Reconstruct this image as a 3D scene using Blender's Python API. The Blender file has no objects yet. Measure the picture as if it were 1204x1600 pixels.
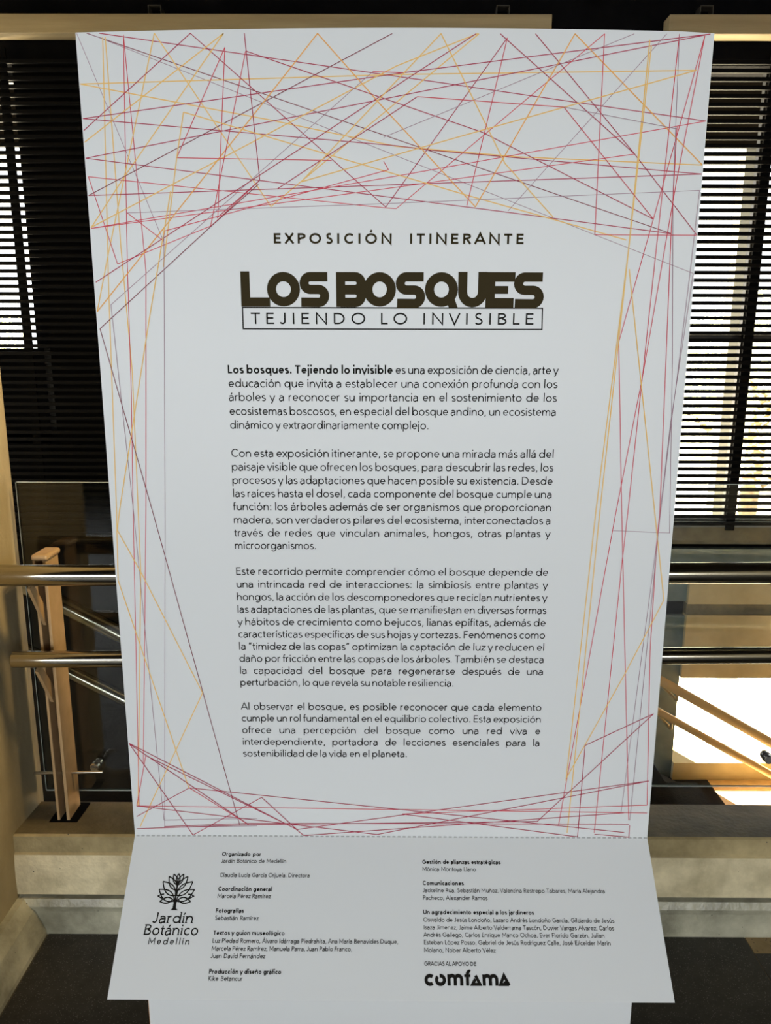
import bpy, math, random
from math import sin, cos, pi, radians
from mathutils import Vector, Matrix

S = bpy.context.scene
COL = S.collection

# ---------------------------------------------------------------- camera
cam_d = bpy.data.cameras.new('camera')
cam_d.sensor_fit = 'VERTICAL'
cam_d.sensor_height = 24.0
cam_d.lens = 24.0 * 1200.0 / 1600.0
cam_d.clip_start = 0.05
cam = bpy.data.objects.new('camera', cam_d)
COL.objects.link(cam)
PITCH, YAW, ROLL = 0.211947, 0.0034556, 0.0026845
cam.matrix_world = (Matrix.Translation((-0.00737, -1.3333, 1.51969))
                    @ Matrix.Rotation(YAW, 4, 'Z') @ Matrix.Rotation(pi / 2 - PITCH, 4, 'X')
                    @ Matrix.Rotation(ROLL, 4, 'Z'))
S.camera = cam

# ---------------------------------------------------------------- light and exposure
S.view_settings.view_transform = 'Standard'
S.view_settings.look = 'None'
S.view_settings.exposure = 0.0
S.view_settings.gamma = 1.0
S.view_settings.use_curve_mapping = False
S.cycles.use_denoising = True
S.cycles.max_bounces = 8
S.cycles.transparent_max_bounces = 12
S.cycles.sample_clamp_indirect = 40.0
S.cycles.caustics_reflective = False
S.cycles.caustics_refractive = False

world = bpy.data.worlds.new('sky')
S.world = world
world.use_nodes = True
world.node_tree.nodes['Background'].inputs[0].default_value = (0.93, 0.97, 1.0, 1)
world.node_tree.nodes['Background'].inputs[1].default_value = 3.2

sun_d = bpy.data.lights.new('sun', 'SUN')
sun_d.energy = 130.0
sun_d.angle = radians(0.6)
sun_d.color = (1.0, 0.86, 0.62)
sun = bpy.data.objects.new('sun', sun_d)
sun.rotation_euler = Vector((0.55, -1.0, -0.95)).to_track_quat('-Z', 'Y').to_euler()
COL.objects.link(sun)

# daylight entering by the wide window behind the visitor
day_d = bpy.data.lights.new('window_daylight', 'AREA')
day_d.shape = 'RECTANGLE'
day_d.size, day_d.size_y = 7.6, 1.5
day_d.energy = 148.0
day_d.color = (0.965, 0.99, 1.0)
day = bpy.data.objects.new('window_daylight', day_d)
day.location = (-0.6, -5.4, 1.6)
day.rotation_euler = (radians(90), 0, 0)
COL.objects.link(day)

# added warm spot without a fitting, brightens the left wall and post
spot_d = bpy.data.lights.new('added_warm_spot', 'SPOT')
spot_d.energy = 600.0
spot_d.color = (1.0, 0.70, 0.31)
spot_d.spot_size = radians(46)
spot_d.spot_blend = 0.8
spot_d.shadow_soft_size = 0.38
spot = bpy.data.objects.new('added_warm_spot', spot_d)
spot.location = (1.15, 0.30, 3.30)
spot.rotation_euler = (Vector((-0.97, 0.50, 1.62)) - Vector(spot.location)).to_track_quat('-Z', 'Y').to_euler()
COL.objects.link(spot)

# ---------------------------------------------------------------- materials
def new_mat(name):
    m = bpy.data.materials.new(name)
    m.use_nodes = True
    return m, m.node_tree.nodes, m.node_tree.links, m.node_tree.nodes['Principled BSDF']

def plain(name, rgb, rough=0.5, metal=0.0, spec=0.5):
    m, n, l, b = new_mat(name)
    b.inputs['Base Color'].default_value = (*rgb, 1)
    b.inputs['Roughness'].default_value = rough
    b.inputs['Metallic'].default_value = metal
    b.inputs['Specular IOR Level'].default_value = spec
    return m

def mottled(name, c0, c1, scale=6.0, rough=0.7, bump=0.15, metal=0.0, detail=8.0, lo=0.35, hi=0.68, speck=None, stretch=(1, 1, 1), spec=0.5):
    m, n, l, b = new_mat(name)
    tc = n.new('ShaderNodeTexCoord')
    mp = n.new('ShaderNodeMapping')
    mp.inputs['Scale'].default_value = stretch
    l.new(tc.outputs['Object'], mp.inputs['Vector'])
    nz = n.new('ShaderNodeTexNoise')
    nz.inputs['Scale'].default_value = scale
    nz.inputs['Detail'].default_value = detail
    nz.inputs['Roughness'].default_value = 0.62
    l.new(mp.outputs[0], nz.inputs['Vector'])
    cr = n.new('ShaderNodeValToRGB')
    cr.color_ramp.elements[0].position = lo
    cr.color_ramp.elements[0].color = (*c0, 1)
    cr.color_ramp.elements[1].position = hi
    cr.color_ramp.elements[1].color = (*c1, 1)
    l.new(nz.outputs['Fac'], cr.inputs[0])
    out = cr.outputs[0]
    if speck:
        col, sc, thr = speck
        v = n.new('ShaderNodeTexVoronoi')
        v.inputs['Scale'].default_value = sc
        l.new(tc.outputs['Object'], v.inputs['Vector'])
        r = n.new('ShaderNodeValToRGB')
        r.color_ramp.elements[0].position = thr * 0.6
        r.color_ramp.elements[0].color = (1, 1, 1, 1)
        r.color_ramp.elements[1].position = thr
        r.color_ramp.elements[1].color = (0, 0, 0, 1)
        l.new(v.outputs['Distance'], r.inputs[0])
        mx = n.new('ShaderNodeMix')
        mx.data_type = 'RGBA'
        l.new(r.outputs[0], mx.inputs[0])
        l.new(out, mx.inputs[6])
        mx.inputs[7].default_value = (*col, 1)
        out = mx.outputs[2]
    l.new(out, b.inputs['Base Color'])
    b.inputs['Roughness'].default_value = rough
    b.inputs['Metallic'].default_value = metal
    b.inputs['Specular IOR Level'].default_value = spec
    if bump:
        bp = n.new('ShaderNodeBump')
        bp.inputs['Strength'].default_value = bump
        bp.inputs['Distance'].default_value = 0.01
        n2 = n.new('ShaderNodeTexNoise')
        n2.inputs['Scale'].default_value = scale * 9
        n2.inputs['Detail'].default_value = 4
        l.new(tc.outputs['Object'], n2.inputs['Vector'])
        l.new(n2.outputs['Fac'], bp.inputs['Height'])
        l.new(bp.outputs[0], b.inputs['Normal'])
    return m

M = {}
M['board'] = plain('white_laminate', (0.765, 0.79, 0.802), 0.42, 0, 0.5)
M['board_edge'] = plain('board_core', (0.86, 0.80, 0.66), 0.7)
M['fold'] = plain('fold_perforation', (0.45, 0.46, 0.46), 0.7)
M['ink'] = plain('black_ink', (0.012, 0.011, 0.009), 0.6, 0, 0.08)
M['title_ink'] = plain('brown_ink', (0.040, 0.029, 0.010), 0.6, 0, 0.08)
INK = {'Y': (0.92, 0.60, 0.20), 'O': (0.92, 0.46, 0.12), 'R': (0.70, 0.09, 0.12),
       'M': (0.45, 0.05, 0.095), 'D': (0.24, 0.04, 0.065), 'P': (0.40, 0.25, 0.31)}
for k, c in INK.items():
    M['ink' + k] = plain('line_ink', c, 0.6, 0, 0.15)
M['steel'] = mottled('brushed_steel', (0.40, 0.37, 0.30), (0.46, 0.43, 0.36), 30, 0.15, 0.01, 1.0, stretch=(0.2, 4, 4))
M['post'] = mottled('warm_lit_post_steel', (0.52, 0.35, 0.175), (0.62, 0.42, 0.22), 18, 0.5, 0.05, 0.35)  # grey steel; the orange of warm light is put into its colour
M['bright_steel'] = plain('polished_steel', (0.55, 0.54, 0.50), 0.25, 1.0)
M['concrete'] = mottled('stained_concrete', (0.24, 0.20, 0.115), (0.44, 0.37, 0.225), 2.6, 0.8, 0.35, stretch=(1, 1, 0.45))
M['curb_top'] = mottled('dark_curb_concrete', (0.125, 0.10, 0.056), (0.235, 0.19, 0.11), 9, 0.65, 0.25)  # darker brown concrete for the curb top and its joint
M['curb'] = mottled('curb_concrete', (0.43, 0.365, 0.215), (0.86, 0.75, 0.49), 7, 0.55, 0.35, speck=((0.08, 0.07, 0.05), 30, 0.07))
M['curb_band'] = mottled('brown_curb_band', (0.25, 0.195, 0.09), (0.50, 0.40, 0.205), 8, 0.6, 0.3, speck=((0.06, 0.05, 0.04), 30, 0.06))
M['base'] = mottled('baseboard_concrete', (0.24, 0.23, 0.165), (0.58, 0.56, 0.42), 6, 0.3, 0.3, speck=((0.07, 0.06, 0.05), 34, 0.07))
M['tan_wall'] = mottled('tan_concrete', (0.30, 0.235, 0.125), (0.44, 0.36, 0.21), 2.5, 0.8, 0.2)
M['bounce_wall'] = mottled('ochre_bounce_plaster', (0.36, 0.26, 0.14), (0.46, 0.34, 0.20), 3, 0.8, 0.1)
M['slate'] = mottled('slate_painted_wall', (0.06, 0.082, 0.078), (0.12, 0.15, 0.14), 4, 0.55, 0.1)
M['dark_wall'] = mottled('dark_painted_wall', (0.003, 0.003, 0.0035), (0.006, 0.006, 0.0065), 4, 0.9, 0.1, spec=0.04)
M['sill'] = mottled('olive_concrete_sill', (0.085, 0.072, 0.045), (0.17, 0.145, 0.085), 5, 0.75, 0.2)
M['ceiling'] = mottled('black_ceiling', (0.003, 0.0025, 0.002), (0.009, 0.007, 0.005), 3, 0.9, 0.1, spec=0.04)
M['slat'] = plain('black_slat', (0.0042, 0.004, 0.0038), 0.5, 0, 0.025)
M['tape'] = plain('black_strip', (0.003, 0.003, 0.003), 0.8, 0, 0.03)
M['pelmet'] = mottled('pale_wood_pelmet', (0.24, 0.185, 0.095), (0.33, 0.265, 0.145), 4, 0.6, 0.08, stretch=(0.3, 4, 4))
M['bracket'] = plain('grey_bracket', (0.10, 0.09, 0.07), 0.5, 0.6)
M['stone_step'] = mottled('dark_stair_stone', (0.006, 0.005, 0.004), (0.013, 0.011, 0.008), 8, 0.8, 0.15, spec=0.05)
M['landing'] = mottled('warm_pale_terrazzo', (0.52, 0.37, 0.20), (0.66, 0.48, 0.28), 12, 0.7, 0.1)
M['frame'] = plain('beige_window_frame', (0.13, 0.137, 0.125), 0.6)
M['dark_frame'] = plain('dark_window_frame', (0.02, 0.02, 0.019), 0.5)
M['paving'] = mottled('sunlit_paving', (0.62, 0.60, 0.55), (0.78, 0.76, 0.70), 3, 0.9, 0.1)
M['bark'] = mottled('bark', (0.10, 0.07, 0.045), (0.20, 0.15, 0.10), 9, 0.9, 0.4)
def make_leaf():
    m, n, l, b = new_mat('yellow_green_leaf')
    b.inputs['Base Color'].default_value = (0.80, 0.84, 0.66, 1)
    b.inputs['Roughness'].default_value = 0.6
    t = n.new('ShaderNodeBsdfTranslucent')
    t.inputs[0].default_value = (0.85, 0.90, 0.72, 1)
    x = n.new('ShaderNodeMixShader')
    x.inputs[0].default_value = 0.6
    l.new(b.outputs[0], x.inputs[1]); l.new(t.outputs[0], x.inputs[2])
    l.new(x.outputs[0], n['Material Output'].inputs['Surface'])
    return m
M['leaf'] = make_leaf()
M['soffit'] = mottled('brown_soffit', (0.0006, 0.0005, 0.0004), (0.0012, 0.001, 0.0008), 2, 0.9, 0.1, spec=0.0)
M['glass_edge'] = plain('glass_edge', (0.55, 0.60, 0.55), 0.25)
M['grout'] = plain('pale_grout', (0.10, 0.085, 0.06), 0.9)
M['granite'] = mottled('dark_granite', (0.014, 0.0125, 0.011), (0.030, 0.027, 0.024), 25, 0.42, 0.05,
                       speck=((0.13, 0.12, 0.11), 190, 0.24))
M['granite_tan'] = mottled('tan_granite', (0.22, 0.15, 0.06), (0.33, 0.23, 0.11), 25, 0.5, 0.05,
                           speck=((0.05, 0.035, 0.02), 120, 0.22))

def make_glass():
    m, n, l, b = new_mat('clear_glass')
    n.remove(b)
    out = n['Material Output']
    tr = n.new('ShaderNodeBsdfTransparent')
    tr.inputs[0].default_value = (0.93, 0.955, 0.94, 1)
    gl = n.new('ShaderNodeBsdfGlossy')
    gl.inputs['Roughness'].default_value = 0.02
    fr = n.new('ShaderNodeFresnel')
    fr.inputs[0].default_value = 1.5
    mx = n.new('ShaderNodeMixShader')
    l.new(fr.outputs[0], mx.inputs[0])
    l.new(tr.outputs[0], mx.inputs[1])
    l.new(gl.outputs[0], mx.inputs[2])
    l.new(mx.outputs[0], out.inputs['Surface'])
    return m
M['glass'] = make_glass()

# ---------------------------------------------------------------- helpers
ORG = {}

class MB:
    """collects faces in world coordinates and links them as one mesh object"""
    def __init__(s):
        s.v, s.f, s.m, s.sm = [], [], [], []
        s.mats = []
    def mi(s, m):
        if m not in s.mats:
            s.mats.append(m)
        return s.mats.index(m)
    def face(s, idx, m, smooth=False):
        s.f.append(idx); s.m.append(s.mi(m)); s.sm.append(smooth)
    def poly(s, pts, m):
        o = len(s.v); s.v += [tuple(p) for p in pts]
        s.face(list(range(o, o + len(pts))), m)
    def box(s, a, b, m, bev=0.0):
        x0, y0, z0 = a; x1, y1, z1 = b
        if bev <= 0:
            o = len(s.v)
            s.v += [(x0, y0, z0), (x1, y0, z0), (x1, y1, z0), (x0, y1, z0), (x0, y0, z1), (x1, y0, z1), (x1, y1, z1), (x0, y1, z1)]
            for q in ((0, 3, 2, 1), (4, 5, 6, 7), (0, 1, 5, 4), (1, 2, 6, 5), (2, 3, 7, 6), (3, 0, 4, 7)):
                s.face([o + i for i in q], m)
            return
        bm = bmesh.new()
        bmesh.ops.create_cube(bm, size=1.0)
        bmesh.ops.scale(bm, vec=(x1 - x0, y1 - y0, z1 - z0), verts=bm.verts)
        bmesh.ops.translate(bm, vec=((x0 + x1) / 2, (y0 + y1) / 2, (z0 + z1) / 2), verts=bm.verts)
        bmesh.ops.bevel(bm, geom=list(bm.edges), offset=bev, segments=2, affect='EDGES', profile=0.5)
        s.add_bm(bm, m)
    def add_bm(s, bm, m, smooth=False):
        o = len(s.v)
        bm.verts.index_update()
        s.v += [tuple(v.co) for v in bm.verts]
        for f in bm.faces:
            s.face([o + v.index for v in f.verts], m, smooth)
        bm.free()
    def tube(s, p0, p1, r, m, seg=24, cap=True, round_end=0.0):
        p0, p1 = Vector(p0), Vector(p1)
        d = (p1 - p0).normalized()
        u = d.cross(Vector((0, 0, 1)))
        if u.length < 1e-4:
            u = d.cross(Vector((1, 0, 0)))
        u.normalize(); w = d.cross(u)
        rings = []
        st = [(p0, r), (p1, r)]
        if round_end > 0:
            st = [(p0, r - round_end), (p0 + d * round_end, r), (p1 - d * round_end, r), (p1, r - round_end)]
        for p, rr in st:
            o = len(s.v)
            for i in range(seg):
                a = 2 * pi * i / seg
                s.v.append(tuple(p + u * (rr * cos(a)) + w * (rr * sin(a))))
            rings.append(o)
        if round_end > 0:                       # separate rings keep the shaft's normals straight
            cut = []
            for k_ in (1, 2):
                o = len(s.v)
                s.v += [s.v[rings[k_] + i] for i in range(seg)]
                cut.append(o)
            pairs = [(rings[0], cut[0]), (rings[1], rings[2]), (cut[1], rings[3])]
        else:
            pairs = list(zip(rings, rings[1:]))
        for a, b in pairs:
            for i in range(seg):
                j = (i + 1) % seg
                s.face([a + i, b + i, b + j, a + j], m, True)
        if cap:
            for rg, order in ((rings[0], range(seg)), (rings[-1], reversed(range(seg)))):
                o = len(s.v)                    # own vertices, so that the caps do not bend the side normals
                s.v += [s.v[rg + i] for i in range(seg)]
                s.face([o + i for i in order], m)
    def extrude_x(s, prof, x0, x1, m, mats=None):
        """closed (y, z) profile swept along x; mats = one material per profile edge"""
        o = len(s.v); n = len(prof)
        s.v += [(x0, y, z) for y, z in prof] + [(x1, y, z) for y, z in prof]
        for i in range(n):
            j = (i + 1) % n
            s.face([o + i, o + j, o + n + j, o + n + i], mats[i] if mats else m)
        s.face([o + i for i in reversed(range(n))], m)
        s.face([o + n + i for i in range(n)], m)
    def extrude_y(s, prof, y0, y1, m):
        o = len(s.v); n = len(prof)
        s.v += [(x, y0, z) for x, z in prof] + [(x, y1, z) for x, z in prof]
        for i in range(n):
            j = (i + 1) % n
            s.face([o + i, o + n + i, o + n + j, o + j], m)
        s.face([o + i for i in range(n)], m)
        s.face([o + n + i for i in reversed(range(n))], m)
    def build(s, name, parent=None):
        org = ORG.get(parent, Vector((0, 0, 0)))
        me = bpy.data.meshes.new(name)
        me.from_pydata([tuple(Vector(p) - org) for p in s.v], [], s.f)
        for m in s.mats:
            me.materials.append(m)
        me.polygons.foreach_set('material_index', s.m)
        me.polygons.foreach_set('use_smooth', s.sm)
        me.update()
        o = bpy.data.objects.new(name, me)
        COL.objects.link(o)
        if parent is not None:
            o.parent = parent
        ORG[o] = org
        return o

import bmesh

def fix_normals(o):
    bm = bmesh.new(); bm.from_mesh(o.data)
    bmesh.ops.recalc_face_normals(bm, faces=bm.faces)
    bm.to_mesh(o.data); bm.free()
    return o

def thing(name, label, cat, loc, group=None):
    o = bpy.data.objects.new(name, None)
    COL.objects.link(o)
    o.location = loc
    o.empty_display_size = 0.1
    o['label'] = label; o['category'] = cat
    if group:
        o['group'] = group
    ORG[o] = Vector(loc)
    return o

def struct(o, label=None, cat=None):
    o['kind'] = 'structure'
    if label: o['label'] = label
    if cat: o['category'] = cat
    fix_normals(o)
    return o

# ---------------------------------------------------------------- the setting
# floor of dark granite tiles with thin pale joints
mb = MB()
jx = [-5.0, -4.2, -3.2, -2.6, -2.0, -1.45, -0.902, -0.30, 0.31, 0.935, 1.55, 2.2, 3.2]
jy = [-5.6, -4.2, -3.6, -3.0, -2.4, -1.8, -1.2, -0.75, -0.15, 0.36, 0.45]
g = 0.0018
for i in range(len(jx) - 1):
    rows = list(zip(jy, jy[1:]))
    if jx[i] < 0.9:
        rows = rows[:-2] + [(jy[-3], jy[-1])]
    for ya, yb in rows:
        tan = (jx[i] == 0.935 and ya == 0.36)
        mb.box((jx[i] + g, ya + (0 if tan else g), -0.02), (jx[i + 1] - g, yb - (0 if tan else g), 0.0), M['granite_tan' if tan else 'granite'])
mb.box((-5.0, -5.6, -0.25), (3.2, 0.46, -0.0012), M['grout'])
struct(mb.build('floor'), 'dark speckled granite tile floor with thin pale joints', 'floor')

# raised concrete curb that carries the railing
cy = 0.424
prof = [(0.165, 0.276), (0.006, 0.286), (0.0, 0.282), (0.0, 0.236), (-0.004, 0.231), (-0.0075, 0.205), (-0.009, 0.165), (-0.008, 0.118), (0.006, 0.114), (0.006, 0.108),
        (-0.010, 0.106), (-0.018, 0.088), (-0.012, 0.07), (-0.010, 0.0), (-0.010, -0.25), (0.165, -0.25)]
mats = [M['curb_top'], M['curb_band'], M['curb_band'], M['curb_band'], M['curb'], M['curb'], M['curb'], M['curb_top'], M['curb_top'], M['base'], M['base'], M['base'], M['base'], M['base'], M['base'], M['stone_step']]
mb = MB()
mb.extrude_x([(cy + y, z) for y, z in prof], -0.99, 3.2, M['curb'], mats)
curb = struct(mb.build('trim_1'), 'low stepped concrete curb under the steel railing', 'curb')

# left wall, its free end beside the glass, and its sloping skirting
mb = MB()
mb.box((-3.2, 0.12, -0.25), (-0.972, 0.603, 3.45), M['concrete'])
struct(mb.build('wall_left'), 'brown stained concrete wall at the left', 'wall')
mb = MB()
mb.extrude_y([(-0.972, -0.01), (-0.903, -0.01), (-0.905, 0.012), (-0.930, 0.075), (-0.955, 0.105), (-0.972, 0.108)], 0.12, cy - 0.010, M['base'])
struct(mb.build('baseboard_left'), 'sloping grey concrete skirting along the left wall', 'baseboard')

# right wall and the wall with a wide window behind the visitor
mb = MB()
mb.box((3.2, -5.6, -2.0), (3.4, 0.45, 3.45), M['concrete'])
mb.box((3.4, 0.25, -2.0), (4.8, 0.45, 3.45), M['bounce_wall'])  # unseen ochre stairwell walls, added to bounce warm light
mb.box((4.8, 0.25, -2.0), (5.0, 3.7, 3.45), M['bounce_wall'])
struct(mb.build('wall_right'))
mb = MB()
mb.box((-5.2, -5.8, -0.25), (3.4, -5.6, 0.8), M['concrete'])
mb.box((-5.2, -5.8, 2.4), (3.4, -5.6, 3.45), M['concrete'])
mb.box((-5.2, -5.8, 0.8), (-4.6, -5.6, 2.4), M['concrete'])
mb.box((3.15, -5.8, 0.8), (3.4, -5.6, 2.4), M['concrete'])
mb.box((-5.2, -5.6, -0.25), (-5.0, 0.30, 3.45), M['concrete'])
mb.box((-5.0, 0.12, -0.25), (-3.2, 0.30, 3.45), M['concrete'])
struct(mb.build('wall_rear'))

# ceiling with two dark beams
mb = MB()
mb.box((-5.2, -5.8, 3.45), (5.0, 3.7, 3.65), M['ceiling'])
mb.box((-3.2, 2.2, 3.30), (3.2, 2.32, 3.45), M['ceiling'])
mb.extrude_y([(1.05, 3.33), (1.17, 3.33), (1.17, 3.45), (1.05, 3.45)], -2.0, 3.2, M['ceiling'])
struct(mb.build('ceiling'), 'black ceiling with dark beams', 'ceiling')

# far wall of the stairwell with its openings
Y0, Y1 = 3.40, 3.62
mb = MB()
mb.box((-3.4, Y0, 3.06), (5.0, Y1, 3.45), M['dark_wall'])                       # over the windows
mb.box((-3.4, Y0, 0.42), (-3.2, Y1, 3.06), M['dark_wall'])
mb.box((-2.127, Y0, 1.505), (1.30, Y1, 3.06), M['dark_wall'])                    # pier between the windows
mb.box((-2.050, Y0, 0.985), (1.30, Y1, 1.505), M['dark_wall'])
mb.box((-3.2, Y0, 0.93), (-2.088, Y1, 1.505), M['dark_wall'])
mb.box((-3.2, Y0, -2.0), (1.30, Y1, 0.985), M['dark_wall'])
mb.box((1.30, Y0 - 0.02, 0.305), (4.8, Y1, 0.415), M['sill'])                   # sill beam under the right blind
mb.box((1.30, Y0 + 0.03, 0.275), (4.8, Y1, 0.305), M['dark_wall'])              # recessed black gap
mb.box((1.30, Y0 - 0.03, 0.08), (4.8, Y1, 0.275), M['slate'])
mb.box((1.30, Y0 - 0.03, -0.07), (1.905, Y1, 0.08), M['slate'])
mb.box((1.30, Y0 + 0.01, -0.17), (1.905, Y1, -0.07), M['dark_wall'])
mb.box((1.30, Y0 - 0.03, -2.0), (1.905, Y1, -0.17), M['slate'])
mb.box((1.905, Y0 - 0.06, -0.08), (4.8, Y1, 0.08), M['tan_wall'])
mb.box((1.905, Y0 - 0.045, -0.155), (4.8, Y1, -0.08), M['sill'])
mb.box((1.905, Y0 - 0.06, -0.585), (4.8, Y1, -0.155), M['tan_wall'])
mb.box((1.905, Y0 - 0.06, -1.32), (4.8, Y1, -1.195), M['tan_wall'])             # transom
struct(mb.build('wall_back'), 'far dark wall of the stairwell with windows', 'wall')

mb = MB()
mb.box((-3.2, 3.5, 0.93), (-3.14, 3.56, 3.06), M['dark_frame'])
mb.box((-3.2, 3.5, 3.0), (-2.13, 3.56, 3.06), M['dark_frame'])
struct(mb.build('window_1'), 'bright window behind the left louvres', 'window')
mb = MB()
mb.box((1.30, 3.46, 0.415), (1.36, 3.54, 3.06), M['dark_frame'])
mb.box((2.132, 3.46, 0.415), (2.162, 3.50, 3.06), M['dark_frame'])
mb.box((1.30, 3.46, 1.573), (3.2, 3.50, 1.602), M['dark_frame'])
mb.box((1.30, 3.46, 0.415), (4.8, 3.54, 0.45), M['dark_frame'])
struct(mb.build('window_2'), 'tall bright window behind the right louvres', 'window')

# pale column that carries the roof overhang
mb = MB(); mb.box((3.42, 6.62, -1.97), (3.572, 6.78, 3.60), M['frame'])
struct(mb.build('column'), 'slim pale column at the roof edge outside the right window', 'column')

# dark stairs going down to the right, and the sunlit lower landing
mb = MB()
tx, tz, n = -0.45, 0.06, 8
rise, run = 0.158, 0.30
mb.box((-3.2, 0.60, tz - 0.2), (tx, 3.38, tz), M['stone_step'])
for i in range(n):
    mb.box((tx + i * run, 0.95, tz - (i + 1) * rise - 0.2), (tx + (i + 1) * run + 0.02, 3.12, tz - (i + 1) * rise), M['stone_step'])
za = lambda x: -0.563 * (x - 1.9) - 1.27
mb.extrude_y([(tx, za(tx)), (2.40, za(2.40)), (2.40, za(2.40) - 0.28), (tx, za(tx) - 0.28)], 3.12, 3.22, M['stone_step'])
mb.box((1.80, 0.60, -1.45), (2.14, 3.39, -1.318), M['stone_step'])  # dark slab stands in for the unlit edge of the landing
struct(mb.build('stairs'), 'dark stone stairs descending to the right beyond the glass', 'stairs')
mb = MB()
mb.box((2.14, 0.60, -1.42), (4.8, Y0 - 0.03, -1.32), M['landing'])
struct(mb.build('stair_landing'))

# outside: paving, roof soffit over the windows
mb = MB(); mb.box((-30, 3.62, -2.1), (30, 40, -1.97), M['paving'])
o = struct(mb.build('ground'), 'sunlit pale paving outside the windows', 'ground')
mb = MB(); mb.box((-12, 3.62, 3.38), (4.2, 6.6, 3.7), M['soffit'])
struct(mb.build('roof'), 'dark roof overhang outside the windows', 'roof')

# ---------------------------------------------------------------- stroke lettering
def arc(cx, cy, rx, ry, a0, a1, n=None):
    n = n or max(3, int(abs(a1 - a0) / 20))
    return [(cx + rx * cos(radians(a0 + (a1 - a0) * i / n)), cy + ry * sin(radians(a0 + (a1 - a0) * i / n))) for i in range(n + 1)]

def glyph(c, t):
    """centre-line strokes of one letter (1000 units to the em) and its advance"""
    h = t / 2; X, C, A, D = 470, 708, 750, -210
    acc = {'á': 'a', 'é': 'e', 'í': 'ı', 'ó': 'o', 'ú': 'u', 'ñ': 'n', 'Á': 'A', 'Ó': 'O', 'É': 'E'}
    if c in acc:
        st, adv = glyph(acc[c], t)
        cx = adv / 2 + (10 if c == 'á' else 0); up = 240 if c.isupper() else 0
        tt = t * 0.9
        if c == 'ñ':
            st = st + [arc(cx - 65, 575, 65, 42, 160, 0) + arc(cx + 65, 590, 65, 42, 180, 340)[1:]]
        else:
            st = st + [[(cx - 40, 550 + up), (cx + 55, 690 + up)]]
        return st, adv
    b = 10
    if c == 'a':
        return [[(415, 0), (415, 300)] + arc(245, 305, 170, 175 + b - h, 0, 150),
                [(415, 282), (240, 282)] + arc(225, 135, 165 - h * .2, 147, 95, 270) + arc(235, 190, 180, 202 - h, 270, 350)], 525
    if c == 'b': return [[(75 + h * .4, 0), (75 + h * .4, A)], arc(325, 235, 250 - h * .9, 245 + b - h, 0, 360, 20)], 635
    if c == 'c': return [arc(300, 235, 255 - h, 245 + b - h, 48, 312)], 505
    if c == 'd': return [[(560 - h * .4, 0), (560 - h * .4, A)], arc(305, 235, 250 - h * .9, 245 + b - h, 0, 360, 20)], 635
    if c == 'e': return [[(62, 245), (530 - h, 245)] + arc(295, 245, 240 - h, 235 + b - h, 0, 318)[1:]], 575
    if c == 'f': return [[(125, 0), (125, 600)] + arc(235, 610, 110, 145 - h, 180, 75), [(20, X - h), (275, X - h)]], 290
    if c == 'g': return [[(560 - h * .4, X), (560 - h * .4, 20)] + arc(320, 20, 240 - h * .4, 235 - h, 0, -145), arc(305, 235, 250 - h * .9, 245 + b - h, 0, 360, 20)], 635
    if c == 'h': return [[(85, 0), (85, A)], arc(290, 265, 205 - h * .5, 215 + b - h, 180, 0) + [(495 - h * .5, 0)]], 570
    if c in 'iı':
        st = [[(110, 0), (110, X)]]
        if c == 'i': st.append([(110, 590), (110, 590 + t * 1.25)])
        return st, 222
    if c == 'j': return [[(110, X), (110, -110)] + arc(20, -115, 90, 90, 0, -90), [(110, 590), (110, 590 + t * 1.25)]], 222
    if c == 'k': return [[(85, 0), (85, A)], [(420, X), (115, 250), (445, 0)]], 480
    if c == 'l': return [[(110, 0), (110, A)]], 222
    if c == 'm': return [[(85, 0), (85, X)], arc(255, 290, 170 - h * .4, 190 + b - h, 180, 0) + [(425 - h * .4, 0)],
                         arc(590, 290, 170 - h * .4, 190 + b - h, 180, 0) + [(760 - h * .4, 0)]], 845
    if c == 'n': return [[(85, 0), (85, X)], arc(290, 265, 205 - h * .5, 215 + b - h, 180, 0) + [(495 - h * .5, 0)]], 570
    if c == 'o': return [arc(305, 235, 260 - h, 245 + b - h, 0, 360, 22)], 610
    if c == 'p': return [[(75 + h * .4, D), (75 + h * .4, X)], arc(325, 235, 250 - h * .9, 245 + b - h, 0, 360, 20)], 635
    if c == 'q': return [[(560 - h * .4, D), (560 - h * .4, X)], arc(305, 235, 250 - h * .9, 245 + b - h, 0, 360, 20)], 635
    if c == 'r': return [[(85, 0), (85, X)], arc(245, 280, 160, 200 + b - h, 180, 75)], 350
    if c == 's': return [arc(225, 352, 150 - h * .3, 128 + b - h, 40, 200) + [(160, 268), (285, 222)] + arc(215, 130, 165 - h * .3, 140 + b - h, 25, -145)], 430
    if c == 't': return [[(135, 620), (135, 120)] + arc(235, 120, 100, 130 - h, 180, 290), [(25, X - h), (285, X - h)]], 325
    if c == 'u': return [arc(280, 205, 205 - h * .5, 215 + b - h, 180, 360), [(485, 0), (485, X)], [(75 + h * .5, 205), (75 + h * .5, X)]], 570
    if c == 'v': return [[(25, X), (245, 0), (465, X)]], 490
    if c == 'w': return [[(25, X), (200, 0), (385, X), (570, 0), (745, X)]], 770
    if c == 'x': return [[(35, X), (435, 0)], [(435, X), (35, 0)]], 470
    if c == 'y': return [[(25, X), (245, 0)], [(465, X), (215, -110)] + arc(120, -95, 98, 90, -25, -90)], 490
    if c == 'z': return [[(45, X - h), (400, X - h), (50, h), (415, h)]], 450
    if c == 'A': return [[(25, 0), (340, C), (655, 0)], [(140, 225), (540, 225)]], 680
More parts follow.
